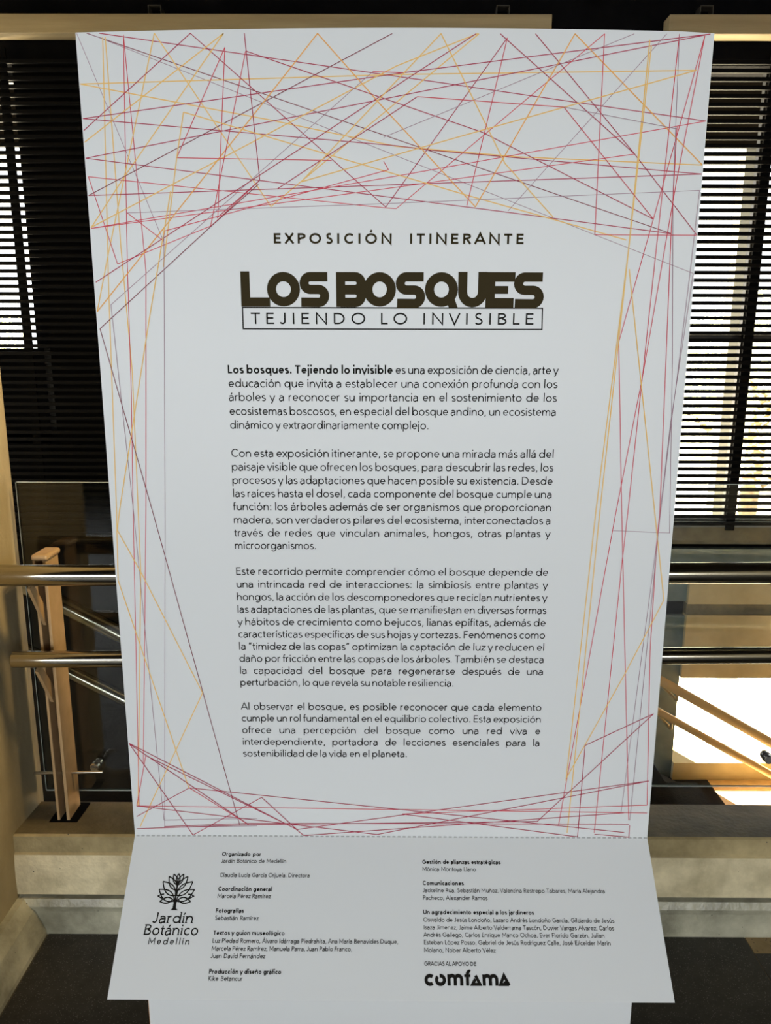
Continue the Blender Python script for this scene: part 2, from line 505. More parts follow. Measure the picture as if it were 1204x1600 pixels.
    if c == 'B': return [[(110 - h * .2, 0), (110 - h * .2, C)], [(110, C - h), (300, C - h)] + arc(305, 542, 150, 166 - h, 90, -90) + [(110, 376)],
                         [(300, 376)] + arc(320, 193, 180, 193 - h * .9, 90, -90) + [(110, h)]], 580
    if c == 'C': return [arc(410, 354, 360 - h, 364 - h, 45, 315)], 715
    if c == 'D': return [[(110, h), (110, C - h), (280, C - h)] + arc(300, 354, 375 - h, 354 - h, 90, -90) + [(95, h)]], 750
    if c == 'E': return [[(480, C - h), (110, C - h), (110, h), (495, h)], [(110, 372), (455, 372)]], 550
    if c == 'F': return [[(460, C - h), (110, C - h), (110, 0)], [(110, 362), (430, 362)]], 510
    if c == 'G': return [arc(410, 354, 360 - h, 364 - h, 48, 335), [(460, 330), (720, 330), (720, 80)]], 800
    if c == 'I': return [[(130, 0), (130, C)]], 260
    if c == 'J': return [[(300, C), (300, 180)] + arc(170, 175, 130, 185 - h, 0, -155)], 410
    if c == 'K': return [[(110, 0), (110, C)], [(520, C), (140, 370), (560, 0)]], 610
    if c == 'L': return [[(110, C), (110, h), (440, h)]], 465
    if c == 'M': return [[(110, 0), (110, C - 8), (440, 190), (770, C - 8), (770, 0)]], 880
    if c == 'N': return [[(110, 0), (110, C - 10), (640, 10), (640, C)]], 750
    if c == 'O': return [arc(425, 354, 385 - h, 364 - h, 0, 360, 26)], 850
    if c == 'P': return [[(110, 0), (110, C - h), (300, C - h)] + arc(305, 510, 185, 198 - h, 90, -90) + [(110, 312)]], 555
    if c == 'R': return [[(110, 0), (110, C - h), (300, C - h)] + arc(305, 515, 175, 193 - h, 90, -90) + [(110, 322)], [(290, 322), (510, 0)]], 580
    if c == 'S': return [arc(290, 530, 205 - h, 188 - h + b, 45, 210) + [(190, 410), (370, 330)] + arc(275, 185, 235 - h, 195 - h + b, 40, -150)], 540
    if c == 'T': return [[(30, C - h), (540, C - h)], [(285, C - h), (285, 0)]], 570
    if c == 'U': return [[(100, C), (100, 260)] + arc(340, 260, 240, 270 - h, 180, 360) + [(580, C)]], 680
    if c == 'V': return [[(25, C), (310, 0), (595, C)]], 620
    if c == 'X': return [[(40, C), (560, 0)], [(550, C), (35, 0)]], 600
    if c == 'Y': return [[(25, C), (300, 330), (575, C)], [(300, 330), (300, 0)]], 600
    if c == '.': return [[(130, 0), (130, t * 1.2)]], 260
    if c == ',': return [[(150, t), (100, -110)]], 260
    if c == ':': return [[(130, 0), (130, t * 1.2)], [(130, 360), (130, 360 + t * 1.2)]], 260
    if c == '“': return [[(100, 520), (160, 710)], [(230, 520), (290, 710)]], 380
    if c == '”': return [[(100, 520), (160, 710)], [(230, 520), (290, 710)]], 380
    return [], 278

class Print:
    """flat printing on a plane: ribbons and polygons in (u, v) metres"""
    def __init__(s, plane):
        s.mb = MB(); s.plane = plane
    def ribbon(s, pts, w, m, off=0.0006):
        P = [Vector(p) for p in pts]
        closed = len(P) > 3 and (P[0] - P[-1]).length < 1e-6
        if closed: P = P[:-1]
        n = len(P); Lf, Rt = [], []
        for i in range(n):
            a = P[i - 1] if (i > 0 or closed) else None
            b = P[(i + 1) % n] if (i < n - 1 or closed) else None
            d0 = (P[i] - a).normalized() if a is not None and (P[i] - a).length > 1e-9 else None
            d1 = (b - P[i]).normalized() if b is not None and (b - P[i]).length > 1e-9 else None
            if d0 is None: d0 = d1
            if d1 is None: d1 = d0
            n0, n1 = Vector((-d0.y, d0.x)), Vector((-d1.y, d1.x))
            k = n0 + n1
            if k.length < 0.35:
                k = n0
                q = 1.0
            else:
                k.normalize(); q = 1.0 / max(0.45, k.dot(n0))
            Lf.append(P[i] + k * (w / 2 * q)); Rt.append(P[i] - k * (w / 2 * q))
        for i in range(n if closed else n - 1):
            j = (i + 1) % n
            s.poly([Lf[i], Rt[i], Rt[j], Lf[j]], m, off)
    def segs(s, pts, w, m, off):
        for a, b in zip(pts, pts[1:]):
            s.ribbon([a, b], w, m, off)
    def poly(s, pts, m, off=0.0006):
        s.mb.poly([s.plane(p[0], p[1], off) for p in pts], m)
    def text(s, string, u0, v, u1, em, m, t=62, bold_t=104, bold=False, track=0.0, off=0.0006):
        """one line, stretched between u0 and u1 (extra width goes to the spaces first)"""
        runs, b = [], bold
        for ch in string:
            if ch == '*': b = not b; continue
            runs.append((ch, b))
        k = em / 1000.0
        adv = [(glyph(ch, bold_t if bb else t)[1] + (28 if bb else 0) + track * 1000) for ch, bb in runs]
        cond = 1.0 if track else 0.965
        nat = (sum(adv) * k - track * em) * cond
        nsp = sum(1 for ch, _ in runs if ch == ' ')
        need = (u1 - u0) + (0.0001)
        sx, ex = need / nat * cond, 0.0
        if nsp and not track:
            ex = (need - nat) / nsp
            lo, hi = -0.09 * em, 0.42 * em
            if ex < lo or ex > hi:
                ex = min(hi, max(lo, ex)); sx = (need - nsp * ex) / nat * cond
            else:
                sx = cond
        x = u0
        for (ch, bb), a in zip(runs, adv):
            tt = bold_t if bb else t
            for st in glyph(ch, tt)[0]:
                s.ribbon([(x + px * k * sx, v + py * k) for px, py in st], tt * k, m, off)
            x += a * k * sx + (ex if ch == ' ' else 0)
    def build(s, name, parent):
        return s.mb.build(name, parent)

# printed artwork, in metres on the board (u across from the middle, v up) and on the flap (v down from the fold)
LINES = [
    ('M', [(-0.4627, 1.9990), (0.4980, 1.8735)]),
    ('D', [(-0.4822, 1.9990), (0.4568, 1.7027)]),
    ('P', [(-0.4801, 1.9990), (0.3297, 1.7012), (0.4979, 1.6402)]),
    ('P', [(-0.4980, 1.9990), (-0.3792, 1.6879)]),
    ('Y', [(-0.4575, 1.9933), (-0.4759, 1.6166), (-0.4898, 1.2333), (-0.4961, 1.1049)]),
    ('Y', [(-0.4536, 1.9933), (-0.4508, 1.6802), (-0.4456, 1.4782), (-0.4540, 1.1212), (-0.4895, 0.6489)]),
    ('Y', [(-0.4980, 1.9261), (0.0031, 1.9407), (0.4764, 1.9473)]),
    ('Y', [(-0.4980, 1.9261), (-0.2017, 1.8747), (0.0040, 1.8352), (0.2017, 1.8197), (0.4980, 1.8080)]),
    ('R', [(-0.4247, 1.9972), (-0.4419, 1.6549), (-0.4495, 1.4444), (-0.4603, 1.2333), (-0.4875, 0.6489)]),
    ('R', [(-0.4247, 1.9972), (-0.4117, 1.6421), (-0.4375, 1.2333), (-0.4736, 0.7387)]),
    ('Y', [(-0.3760, 1.9990), (-0.4733, 1.6662), (-0.4980, 1.5761)]),
    ('Y', [(-0.3760, 1.9990), (-0.2007, 1.7434), (0.1324, 1.9990)]),
    ('M', [(-0.4980, 1.8579), (-0.3196, 1.9990), (-0.0129, 1.7430), (0.1768, 1.9931)]),
    ('Y', [(-0.4980, 1.8406), (-0.2676, 1.9990), (-0.4377, 1.7884), (-0.4980, 1.7097)]),
    ('M', [(-0.4980, 1.8755), (0.0140, 1.9432), (0.4936, 1.9990)]),
    ('M', [(-0.4980, 1.8755), (0.0039, 1.8361), (0.0606, 1.8293), (0.4980, 1.7944)]),
    ('M', [(-0.4980, 1.8165), (0.4937, 1.9990)]),
    ('M', [(-0.4980, 1.8165), (0.1174, 1.7436), (0.4568, 1.7027)]),
    ('R', [(-0.4961, 1.7885), (-0.0129, 1.7417), (0.0045, 1.7408), (0.3284, 1.9990)]),
    ('R', [(-0.4961, 1.7885), (-0.4582, 1.6530), (-0.2993, 1.7136), (-0.2199, 1.7816)]),
    ('M', [(-0.4980, 1.7598), (0.4980, 1.7944)]),
    ('D', [(-0.4980, 1.7598), (-0.0035, 1.9990)]),
    ('R', [(-0.4980, 1.7089), (-0.0164, 1.7870), (0.4980, 1.8735)]),
    ('R', [(-0.4980, 1.7089), (-0.0164, 1.7707), (0.3877, 1.8243)]),
    ('M', [(0.3877, 1.8243), (0.1654, 1.9990)]),
    ('M', [(0.2205, 1.9990), (0.3877, 1.8243), (0.4980, 1.7013)]),
    ('Y', [(-0.4975, 1.7106), (0.0030, 1.9527), (0.1302, 1.9990)]),
    ('O', [(-0.4980, 1.5761), (-0.3744, 1.7138), (-0.1962, 1.9132), (-0.1203, 1.9990), (-0.0169, 1.8921), (0.1335, 1.7436), (0.2823, 1.9990), (0.4980, 1.8080)]),
    ('R', [(-0.2663, 1.9791), (-0.3508, 1.8174), (-0.1005, 1.8139)]),
    ('R', [(-0.2663, 1.9791), (-0.2883, 1.7265)]),
    ('R', [(-0.2338, 1.9739), (-0.3007, 1.7127)]),
    ('M', [(-0.2338, 1.9739), (0.1414, 1.8564), (0.4249, 1.7255)]),
    ('M', [(-0.2350, 1.9990), (-0.2176, 1.7837), (-0.2897, 1.7256)]),
    ('Y', [(-0.3362, 1.8853), (-0.3508, 1.8174), (-0.3825, 1.6484)]),
    ('Y', [(-0.3362, 1.8853), (0.1215, 1.7609), (0.3834, 1.6927)]),
    ('P', [(-0.0337, 1.9448), (-0.4739, 1.5874)]),
    ('R', [(-0.0337, 1.9448), (0.0140, 1.9432)]),
    ('M', [(0.1279, 1.9990), (-0.4965, 1.6237)]),
    ('M', [(0.0368, 1.9085), (-0.1887, 1.7709)]),
    ('R', [(-0.3771, 1.7051), (-0.0087, 1.7999), (-0.0166, 1.8126)]),
    ('R', [(-0.4368, 1.7332), (-0.3802, 1.6900), (-0.3771, 1.7051)]),
    ('P', [(-0.4368, 1.7332), (-0.0163, 1.7482), (0.4970, 1.7695), (0.4925, 1.6390), (0.4818, 1.3949), (0.4746, 1.2161), (0.4453, 0.6418)]),
    ('D', [(-0.4953, 1.5482), (-0.3016, 1.7114), (-0.2200, 1.7773)]),
    ('D', [(-0.4953, 1.5482), (-0.4258, 1.2333), (-0.2942, 0.6090)]),
    ('P', [(-0.3782, 1.7052), (-0.4034, 1.2332), (-0.4407, 0.6019), (-0.2602, 0.6067)]),
    ('P', [(-0.4739, 1.5874), (-0.4596, 1.2333), (-0.4444, 0.7067), (-0.4410, 0.6184), (-0.2597, 0.6231)]),
    ('Y', [(-0.3634, 1.7670), (-0.4116, 1.5612), (-0.4845, 1.2333), (-0.4909, 1.1983), (-0.4523, 1.1171), (-0.3533, 0.8855), (-0.4881, 0.6043)]),
    ('Y', [(-0.4961, 1.1049), (-0.3892, 0.6883)]),
    ('R', [(0.4852, 1.9962), (0.3817, 1.5285), (0.4067, 1.2322), (0.4612, 0.6231)]),
    ('R', [(0.4452, 1.9990), (0.4260, 1.4700), (0.3961, 1.2322), (0.3342, 0.6882), (0.3257, 0.6113)]),
    ('R', [(0.4852, 1.9962), (0.4588, 1.7881), (0.4260, 1.4700), (0.4173, 1.2322), (0.4130, 1.1365), (0.3960, 0.5948)]),
    ('P', [(0.4452, 1.9990), (0.4542, 1.7652), (0.4753, 1.4934), (0.4943, 1.1964), (0.3932, 1.2004)]),
    ('R', [(0.4524, 1.8640), (0.4561, 1.7034), (0.4741, 1.2321), (0.4727, 1.1924), (0.4763, 0.9709), (0.4943, 0.6558), (0.0218, 0.6341)]),
    ('R', [(0.3284, 1.9990), (0.3309, 1.7007), (0.4980, 1.7004)]),
    ('P', [(0.4254, 1.9990), (0.1867, 1.7369)]),
    ('P', [(0.3746, 1.9990), (-0.0167, 1.8485)]),
    ('Y', [(0.3997, 1.9905), (0.3877, 1.6722), (0.3606, 1.2323), (0.3353, 0.7065)]),
    ('Y', [(0.4026, 1.9825), (0.3884, 1.6848), (0.3677, 1.2323), (0.3434, 0.5948)]),
    ('Y', [(0.3911, 1.6468), (0.4652, 1.2322), (0.4940, 1.0712), (0.4335, 0.9283), (0.3350, 0.7111)]),
    ('Y', [(0.4764, 1.9473), (0.1458, 1.8606), (-0.1502, 1.7814)]),
    ('Y', [(0.0729, 1.9990), (0.1793, 1.8100), (0.2609, 1.7281)]),
    ('Y', [(0.0729, 1.9990), (-0.1502, 1.7814)]),
    ('R', [(0.0368, 1.9085), (0.2704, 1.8935), (0.4249, 1.7255)]),
    ('P', [(0.2704, 1.8935), (0.4525, 1.8619)]),
    ('R', [(0.1768, 1.9931), (0.1196, 1.7458)]),
    ('P', [(0.4979, 1.6402), (0.4803, 1.3915), (0.4753, 1.2553), (0.4633, 0.6231)]),
    ('M', [(-0.4980, 0.7817), (-0.1829, 0.5992), (0.4945, 0.7075)]),
    ('M', [(-0.4677, 0.7560), (-0.1873, 0.6022), (-0.1697, 0.5862), (0.4511, 0.6390)]),
    ('R', [(-0.4677, 0.7560), (-0.4920, 0.6490), (0.4953, 0.6390)]),
    ('M', [(-0.4980, 0.7817), (-0.3861, 0.5862), (-0.2495, 0.6686), (-0.1829, 0.5992)]),
    ('M', [(-0.4920, 0.6490), (-0.0269, 0.5892), (0.4945, 0.7075)]),
    ('M', [(-0.4934, 0.6262), (-0.3881, 0.6882), (0.4541, 0.5962)]),
    ('M', [(-0.4413, 0.6043), (-0.2761, 0.6122), (0.4617, 0.6142)]),
    ('M', [(-0.4951, 0.5993), (-0.2762, 0.6092), (0.2839, 0.6192), (0.4923, 0.8472)]),
    ('R', [(-0.2762, 0.6092), (-0.3881, 0.6882)]),
    ('M', [(0.4923, 0.8472), (0.3674, 0.7814), (0.3640, 0.5862), (0.0218, 0.6341)]),
    ('M', [(0.4636, 0.6122), (0.4638, 0.5862), (0.3965, 0.5922)]),
    ('M', [(-0.4967, 0.7798), (-0.2762, 0.6092)]),
]
BODY = [
    (-0.2826, 1.4745, 0.2822, '*Los bosques. Tejiendo lo invisible* es una exposición de ciencia, arte y', 0),
    (-0.2826, 1.4512, 0.2822, 'educación que invita a establecer una conexión profunda con los', 0),
    (-0.2826, 1.4278, 0.2822, 'árboles y a reconocer su importancia en el sostenimiento de los', 0),
    (-0.2826, 1.4037, 0.2822, 'ecosistemas boscosos, en especial del bosque andino, un ecosistema', 0),
    (-0.2826, 1.38, 0.0632, 'dinámico y extraordinariamente complejo.', 0),
    (-0.2826, 1.3306, 0.2822, 'Con esta exposición itinerante, se propone una mirada más allá del', 0),
    (-0.2826, 1.3067, 0.2822, 'paisaje visible que ofrecen los bosques, para descubrir las redes, los', 0),
    (-0.2826, 1.2829, 0.2822, 'procesos y las adaptaciones que hacen posible su existencia. Desde', 0),
    (-0.2826, 1.259, 0.2822, 'las raíces hasta el dosel, cada componente del bosque cumple una', 0),
    (-0.2826, 1.2353, 0.2822, 'función: los árboles además de ser organismos que proporcionan', 0),
    (-0.2826, 1.2115, 0.2822, 'madera, son verdaderos pilares del ecosistema, interconectados a', 0),
    (-0.2826, 1.1875, 0.2822, 'través de redes que vinculan animales, hongos, otras plantas y', 0),
    (-0.2826, 1.1642, -0.1353, 'microorganismos.', 0),
    (-0.2826, 1.1158, 0.2822, 'Este recorrido permite comprender cómo el bosque depende de', 0),
    (-0.2826, 1.0917, 0.2822, 'una intrincada red de interacciones: la simbiosis entre plantas y', 0),
    (-0.2826, 1.0676, 0.2822, 'hongos, la acción de los descomponedores que reciclan nutrientes y', 0),
    (-0.2826, 1.0437, 0.2822, 'las adaptaciones de las plantas, que se manifiestan en diversas formas', 0),
    (-0.2826, 1.0197, 0.2822, 'y hábitos de crecimiento como bejucos, lianas epífitas, además de', 0),
    (-0.2826, 0.9958, 0.2822, 'características específicas de sus hojas y cortezas. Fenómenos como', 0),
    (-0.2826, 0.9719, 0.2822, 'la “timidez de las copas” optimizan la captación de luz y reducen el', 0),
    (-0.2826, 0.948, 0.2822, 'daño por fricción entre las copas de los árboles. También se destaca', 0),
    (-0.2826, 0.9241, 0.2822, 'la capacidad del bosque para regenerarse después de una', 0),
    (-0.2826, 0.9004, 0.1167, 'perturbación, lo que revela su notable resiliencia.', 0),
    (-0.2826, 0.852, 0.2822, 'Al observar el bosque, es posible reconocer que cada elemento', 0),
    (-0.2826, 0.8279, 0.2822, 'cumple un rol fundamental en el equilibrio colectivo. Esta exposición', 0),
    (-0.2826, 0.8036, 0.2822, 'ofrece una percepción del bosque como una red viva e', 0),
    (-0.2826, 0.7794, 0.2822, 'interdependiente, portadora de lecciones esenciales para la', 0),
    (-0.2826, 0.7551, 0.0311, 'sostenibilidad de la vida en el planeta.', 0),
]
CREDITS_LEFT = [
    (-0.3257, -0.0366, -0.2496, 'Organizado por', 1),
    (-0.3257, -0.0488, -0.2004, 'Jardín Botánico de Medellín', 0),
    (-0.3257, -0.0737, -0.1538, 'Claudia Lucía García Orjuela. Directora', 0),
    (-0.3257, -0.0977, -0.2236, 'Coordinación general', 1),
    (-0.3257, -0.1097, -0.2254, 'Marcela Pérez Ramírez', 0),
    (-0.3257, -0.1343, -0.2727, 'Fotografías', 1),
    (-0.3257, -0.1464, -0.2445, 'Sebastián Ramírez', 0),
    (-0.3257, -0.1707, -0.1942, 'Textos y guion museológico', 1),
    (-0.3257, -0.1835, 0.0138, 'Luz Piedad Romero, Álvaro Idárraga Piedrahita, Ana María Benavides Duque,', 0),
    (-0.3257, -0.1958, -0.0696, 'Marcela Pérez Ramírez, Manuela Parra, Juan Pablo Franco,', 0),
    (-0.3257, -0.2076, -0.2268, 'Juan David Fernández', 0),
    (-0.3257, -0.2319, -0.1956, 'Producción y diseño gráfico', 1),
    (-0.3257, -0.2426, -0.2641, 'Kike Betancur', 0),
]
CREDITS_RIGHT = [
    (0.0601, -0.049, 0.2107, 'Gestión de alianzas estratégicas', 1),
    (0.0601, -0.0615, 0.1628, 'Mónica Montoya Llano', 0),
    (0.0601, -0.0859, 0.1384, 'Comunicaciones', 1),
    (0.0601, -0.0982, 0.4035, 'Jackeline Rúa, Sebastián Muñoz, Valentina Restrepo Tabares, María Alejandra', 0),
    (0.0601, -0.111, 0.1815, 'Pacheco, Alexander Ramos', 0),
    (0.0601, -0.1349, 0.2664, 'Un agradecimiento especial a los jardineros', 1),
    (0.0601, -0.1476, 0.4133, 'Oswaldo de Jesús Londoño, Lazaro Andrés Londoño García, Gildardo de Jesús', 0),
    (0.0601, -0.16, 0.4108, 'Isaza Jimenez, Jaime Alberto Valderrama Tascón, Duvier Vargas Alvarez, Carlos', 0),
    (0.0601, -0.172, 0.3916, 'Andrés Gallego, Carlos Enrique Manco Ochoa, Ever Florido Garzón, Julian', 0),
    (0.0601, -0.1842, 0.4013, 'Esteban López Posso, Gabriel de Jesús Rodriguez Calle, José Eliceider Marín', 0),
    (0.0601, -0.1965, 0.1906, 'Molano, Nober Alberto Vélez', 0),
    (0.0601, -0.2176, 0.1544, 'GRACIAS AL APOYO DE', 0),
]

# ---------------------------------------------------------------- exhibition panel
FOLD = 0.5844
T = 0.012
panel = thing('exhibition_panel', 'tall white exhibition text panel framed by a web of coloured lines', 'sign', (0, 0, 0))
arch = [(-0.5 + i / 20.0, 2.0 + 0.0072 * (1 - (2 * (i / 20.0) - 1.06) ** 2 * 0.89)) for i in range(21)]
arch[0] = (-0.5, 2.0); arch[-1] = (0.5, 2.0)
outline = [(-0.5, FOLD), (0.5, FOLD)] + arch[::-1]
mb = MB()
o = len(mb.v); n = len(outline)
mb.v += [(x, 0, z) for x, z in outline] + [(x, T, z) for x, z in outline]
mb.face(list(range(n)), M['board']); mb.face([n + i for i in reversed(range(n))], M['board'])
for i in range(n):
    j = (i + 1) % n
    mb.face([i, n + i, n + j, j], M['board_edge'] if 1 <= i else M['board'])
board = fix_normals(mb.build('board', panel))

bp = lambda u, v, off: (u, -off, v)
pr = Print(bp)
W = {'Y': 0.0017, 'O': 0.0017, 'R': 0.0012, 'M': 0.0013, 'D': 0.0012, 'P': 0.0009}
for i, (c, pts) in enumerate(LINES):
    pr.segs(pts, W[c], M['ink' + c], 0.0003 + 0.000012 * i)
pr.build('line_artwork', board)

pr = Print(bp)
for word, u0, u1 in (('EXPOSICIÓN', -0.1985, -0.0012), ('ITINERANTE', 0.0255, 0.2165)):
    pr = Print(bp)
    pr.text(word, u0, 1.6858, u1, 0.0164 / 0.708, M['title_ink'], bold_t=145, bold=True, track=0.16)
    pr.build('heading_word', board)

# the heavy two-line title
pr = Print(bp)
TI = M['title_ink']
q = 0.000222; w = 68 * q
a3 = lambda x, y: (-0.2552 + (x - 30) * q, 1.6128 - (y - 160) * q)
a4 = lambda x, y: (0.0041 + (x - 85) * 0.0002312, 1.6128 - (y - 157) * 0.0002312)
def S_(f, xl, xr, off):
    hgt = 46.0 if f is a3 else 44.5; x0, x1 = xl + hgt + 34, xr - hgt - 34
    up = [f(xr - 12, 67)] + [f(x, y) for x, y in arc(x0, 113, 46, 46, -90, -270, 12)]
    dn = [f(x, y) for x, y in arc(x1, 206, 46, 47, -90, 90, 12)] + [f(xl + 10, 252)]
    pr.ribbon(up + dn, w, TI, off)
pr.ribbon([a3(66, 30), a3(66, 252), a3(250, 252)], w, TI, 0.0005)
pr.ribbon([a3(x, y) for x, y in arc(353, 158, 90, 91, 0, 360, 36)], w, TI, 0.00052)
S_(a3, 475, 697, 0.00054)
pr.ribbon([a3(784, 33), a3(784, 286)], w, TI, 0.00056)
pr.ribbon([a3(784, 67), a3(890, 67)] + [a3(x, y) for x, y in arc(892, 113, 46, 46, -90, 90, 12)] + [a3(784, 159)], w, TI, 0.00057)
pr.ribbon([a3(784, 161), a3(890, 161)] + [a3(x, y) for x, y in arc(892, 207, 46, 46, -90, 90, 12)] + [a3(784, 253)], w, TI, 0.00058)
pr.ribbon([a3(x, y) for x, y in arc(1077, 158, 88, 91, 0, 360, 36)], w, TI, 0.0006)
S_(a4, 85, 298, 0.00062)
pr.ribbon([a4(x, y) for x, y in arc(415, 155, 86, 88, 0, 360, 36)], w, TI, 0.00064)
pr.poly([a4(440, 200), a4(500, 190), a4(535, 280), a4(470, 280)], TI, 0.00066)
pr.ribbon([a4(568, 32), a4(568, 170)] + [a4(x, y) for x, y in arc(640, 170, 72, 76, 180, 0, 16)] + [a4(712, 32)], w, TI, 0.00068)
pr.poly([a4(690, 33), a4(802, 33), a4(802, 280), a4(735, 280), a4(735, 120), a4(690, 120)], TI, 0.0007)
pr.poly([a4(790, 33), a4(945, 33), a4(945, 100), a4(790, 100)], TI, 0.00072)
pr.poly([a4(790, 129), a4(897, 129), a4(897, 184), a4(790, 184)], TI, 0.00074)
pr.poly([a4(790, 213), a4(938, 213), a4(938, 280), a4(790, 280)], TI, 0.00076)
S_(a4, 938, 1155, 0.00078)
pr.build('title_lettering', board)
pr = Print(bp)
pr.text('TEJIENDO LO INVISIBLE', -0.2405, 1.5566, 0.2378, 0.0187 / 0.708, M['ink'], t=98, track=0.235)
c4 = [(-0.2531, 1.5835), (0.2503, 1.5835), (0.2510, 1.5487), (-0.2530, 1.5487), (-0.2531, 1.5835)]
pr.ribbon(c4, 0.0021, M['ink'], 0.0005)
pr.build('subtitle_box', board)

lo = 0
for cnt in (5, 8, 10, 5):
    pr = Print(bp)
    for (u0, v, u1, s, bd) in BODY[lo:lo + cnt]:
        pr.text(s, u0, v, u1, 0.0200, M['ink'], t=84, bold_t=132)
    pr.build('body_paragraph', board)
    lo += cnt

# folded-out credits flap
FL = 0.272
fy, fz = -0.1915, 0.3922
dy, dz = (fy - 0.0) / FL, (fz - FOLD) / FL
ny, nz = dz, -dy          # normal towards the visitor and up
if nz < 0: ny, nz = -ny, -nz
fp = lambda u, v, off: (u, -v * dy + ny * off, FOLD - v * dz + nz * off)
mb = MB()
t2 = 0.006
c8 = [fp(-0.5, 0, 0), fp(0.5, 0, 0), fp(0.5, -FL, 0), fp(-0.5, -FL, 0), fp(-0.5, 0, -t2), fp(0.5, 0, -t2), fp(0.5, -FL, -t2), fp(-0.5, -FL, -t2)]
mb.v += c8
for qd, mm in (((0, 3, 2, 1), 'board'), ((4, 5, 6, 7), 'board'), ((0, 1, 5, 4), 'board'), ((1, 2, 6, 5), 'board_edge'), ((2, 3, 7, 6), 'board_edge'), ((3, 0, 4, 7), 'board_edge')):
    mb.face(list(qd), M[mm])
flap = fix_normals(mb.build('credits_flap', panel))
flap['label'] = 'sloping white credits flap folded forward at the foot'
mb = MB()
for i in range(100):
    x = -0.497 + i * 0.01
    mb.box((x, -0.0012, FOLD - 0.0012), (x + 0.006, -0.0002, FOLD + 0.0012), M['fold'])
mb.build('fold_perforation', panel)

pr = Print(fp)
for (u0, v, u1, s, bd) in CREDITS_LEFT:
    pr.text(s, u0, v, u1, 0.0102, M['ink'], t=98, bold_t=150, bold=bool(bd))
pr.build('credits_column', flap)
pr = Print(fp)
for (u0, v, u1, s, bd) in CREDITS_RIGHT:
    pr.text(s, u0, v, u1, 0.0092 if s.startswith('GRACIAS') else 0.0102, M['ink'], t=110 if s.startswith('GRACIAS') else 92, bold_t=145, bold=bool(bd))
pr.build('credits_column', flap)

# tree emblem with its three lines of lettering
pr = Print(fp)
lw = 0.0021
AX = -0.4035
def leaf(bx, by, tx_, ty_, bulge, skew=0.0, n=10):
    up, dn = [], []
    dx, dy_ = tx_ - bx, ty_ - by
    for i in range(n + 1):
        s_ = i / n
        k1 = (bulge + skew) * sin(pi * s_ ** 0.85); k2 = (bulge - skew) * sin(pi * s_ ** 0.85)
        up.append((bx + dx * s_ - dy_ * k1, by + dy_ * s_ + dx * k1)); dn.append((bx + dx * s_ + dy_ * k2, by + dy_ * s_ - dx * k2))
    pr.ribbon(up, lw, M['ink'], 0.0005); pr.ribbon(dn, lw, M['ink'], 0.00052)
for sx in (-1, 1):
    leaf(AX + sx * 0.0055, -0.1125, AX + sx * 0.0290, -0.1160, 0.21)
    leaf(AX + sx * 0.0020, -0.1150, AX + sx * 0.0335, -0.0955, 0.23)
    leaf(AX + sx * 0.0012, -0.1060, AX + sx * 0.0283, -0.0820, 0.23)
    leaf(AX + sx * 0.0008, -0.0970, AX + sx * 0.0180, -0.0732, 0.21)
    leaf(AX + sx * 0.0004, -0.0880, AX + sx * 0.0094, -0.0690, 0.20)
    pr.ribbon([(AX + sx * 0.0225, -0.1035), (AX + sx * 0.0275, -0.1040), (AX + sx * 0.0333, -0.1068), (AX + sx * 0.0285, -0.1095), (AX + sx * 0.0250, -0.1108)], lw, M['ink'], 0.00054)
leaf(AX, -0.0850, AX, -0.0680, 0.20)
pr.ribbon([(AX, -0.1290), (AX - 0.0003, -0.1100), (AX, -0.0840)], 0.0030, M['ink'], 0.00056)
pr.poly([(AX - 0.0072, -0.1305), (AX - 0.0032, -0.1275), (AX - 0.0026, -0.1180), (AX - 0.0062, -0.1115), (AX, -0.1150), (AX + 0.0062, -0.1115),
         (AX + 0.0026, -0.1180), (AX + 0.0032, -0.1275), (AX + 0.0072, -0.1305)], M['ink'], 0.00058)
pr.build('tree_emblem', flap)

def serif_text(pr, string, u0, v, u1, em, t, track, slant=0.08, serif=True, off=0.0006):
    k = em / 1000.0
    low = {'M': [(110, 0), (770, 0)]}
    adv = [glyph(c, t)[1] + track for c in string]
    sx = (u1 - u0) / (sum(adv) * k - track * k)
    x = u0
    for c, a in zip(string, adv):
        for st in glyph(c, t)[0]:
            P = [(x + (px + slant * py) * k * sx, v + py * k) for px, py in st]
            pr.ribbon(P, t * k, M['ink'], off)
            if serif:
                for (px, py) in (st[0], st[-1]):
                    if abs(py) < 1 or abs(py - 708) < 12 or abs(py - 470) < 1 or abs(py - 750) < 1:
                        l_, r_ = (-70, 75) if abs(py) < 1 else (-85, 20)
                        yy = py + (t * .3 if abs(py) < 1 else -t * .3)
                        pr.ribbon([(x + (px + l_ + slant * yy) * k * sx, v + yy * k), (x + (px + r_ + slant * yy) * k * sx, v + yy * k)], t * .6 * k, M['ink'], off + 0.00002)
        x += a * k * sx
pr = Print(fp)
serif_text(pr, 'Jardín', -0.4416, -0.1517, -0.3650, 0.0245, 92, 10)
serif_text(pr, 'Botánico', -0.4545, -0.1714, -0.3530, 0.0245, 92, 10)
serif_text(pr, 'Medellín', -0.4435, -0.1865, -0.3668, 0.0150, 100, 150, serif=False)
pr.build('emblem_lettering', flap)

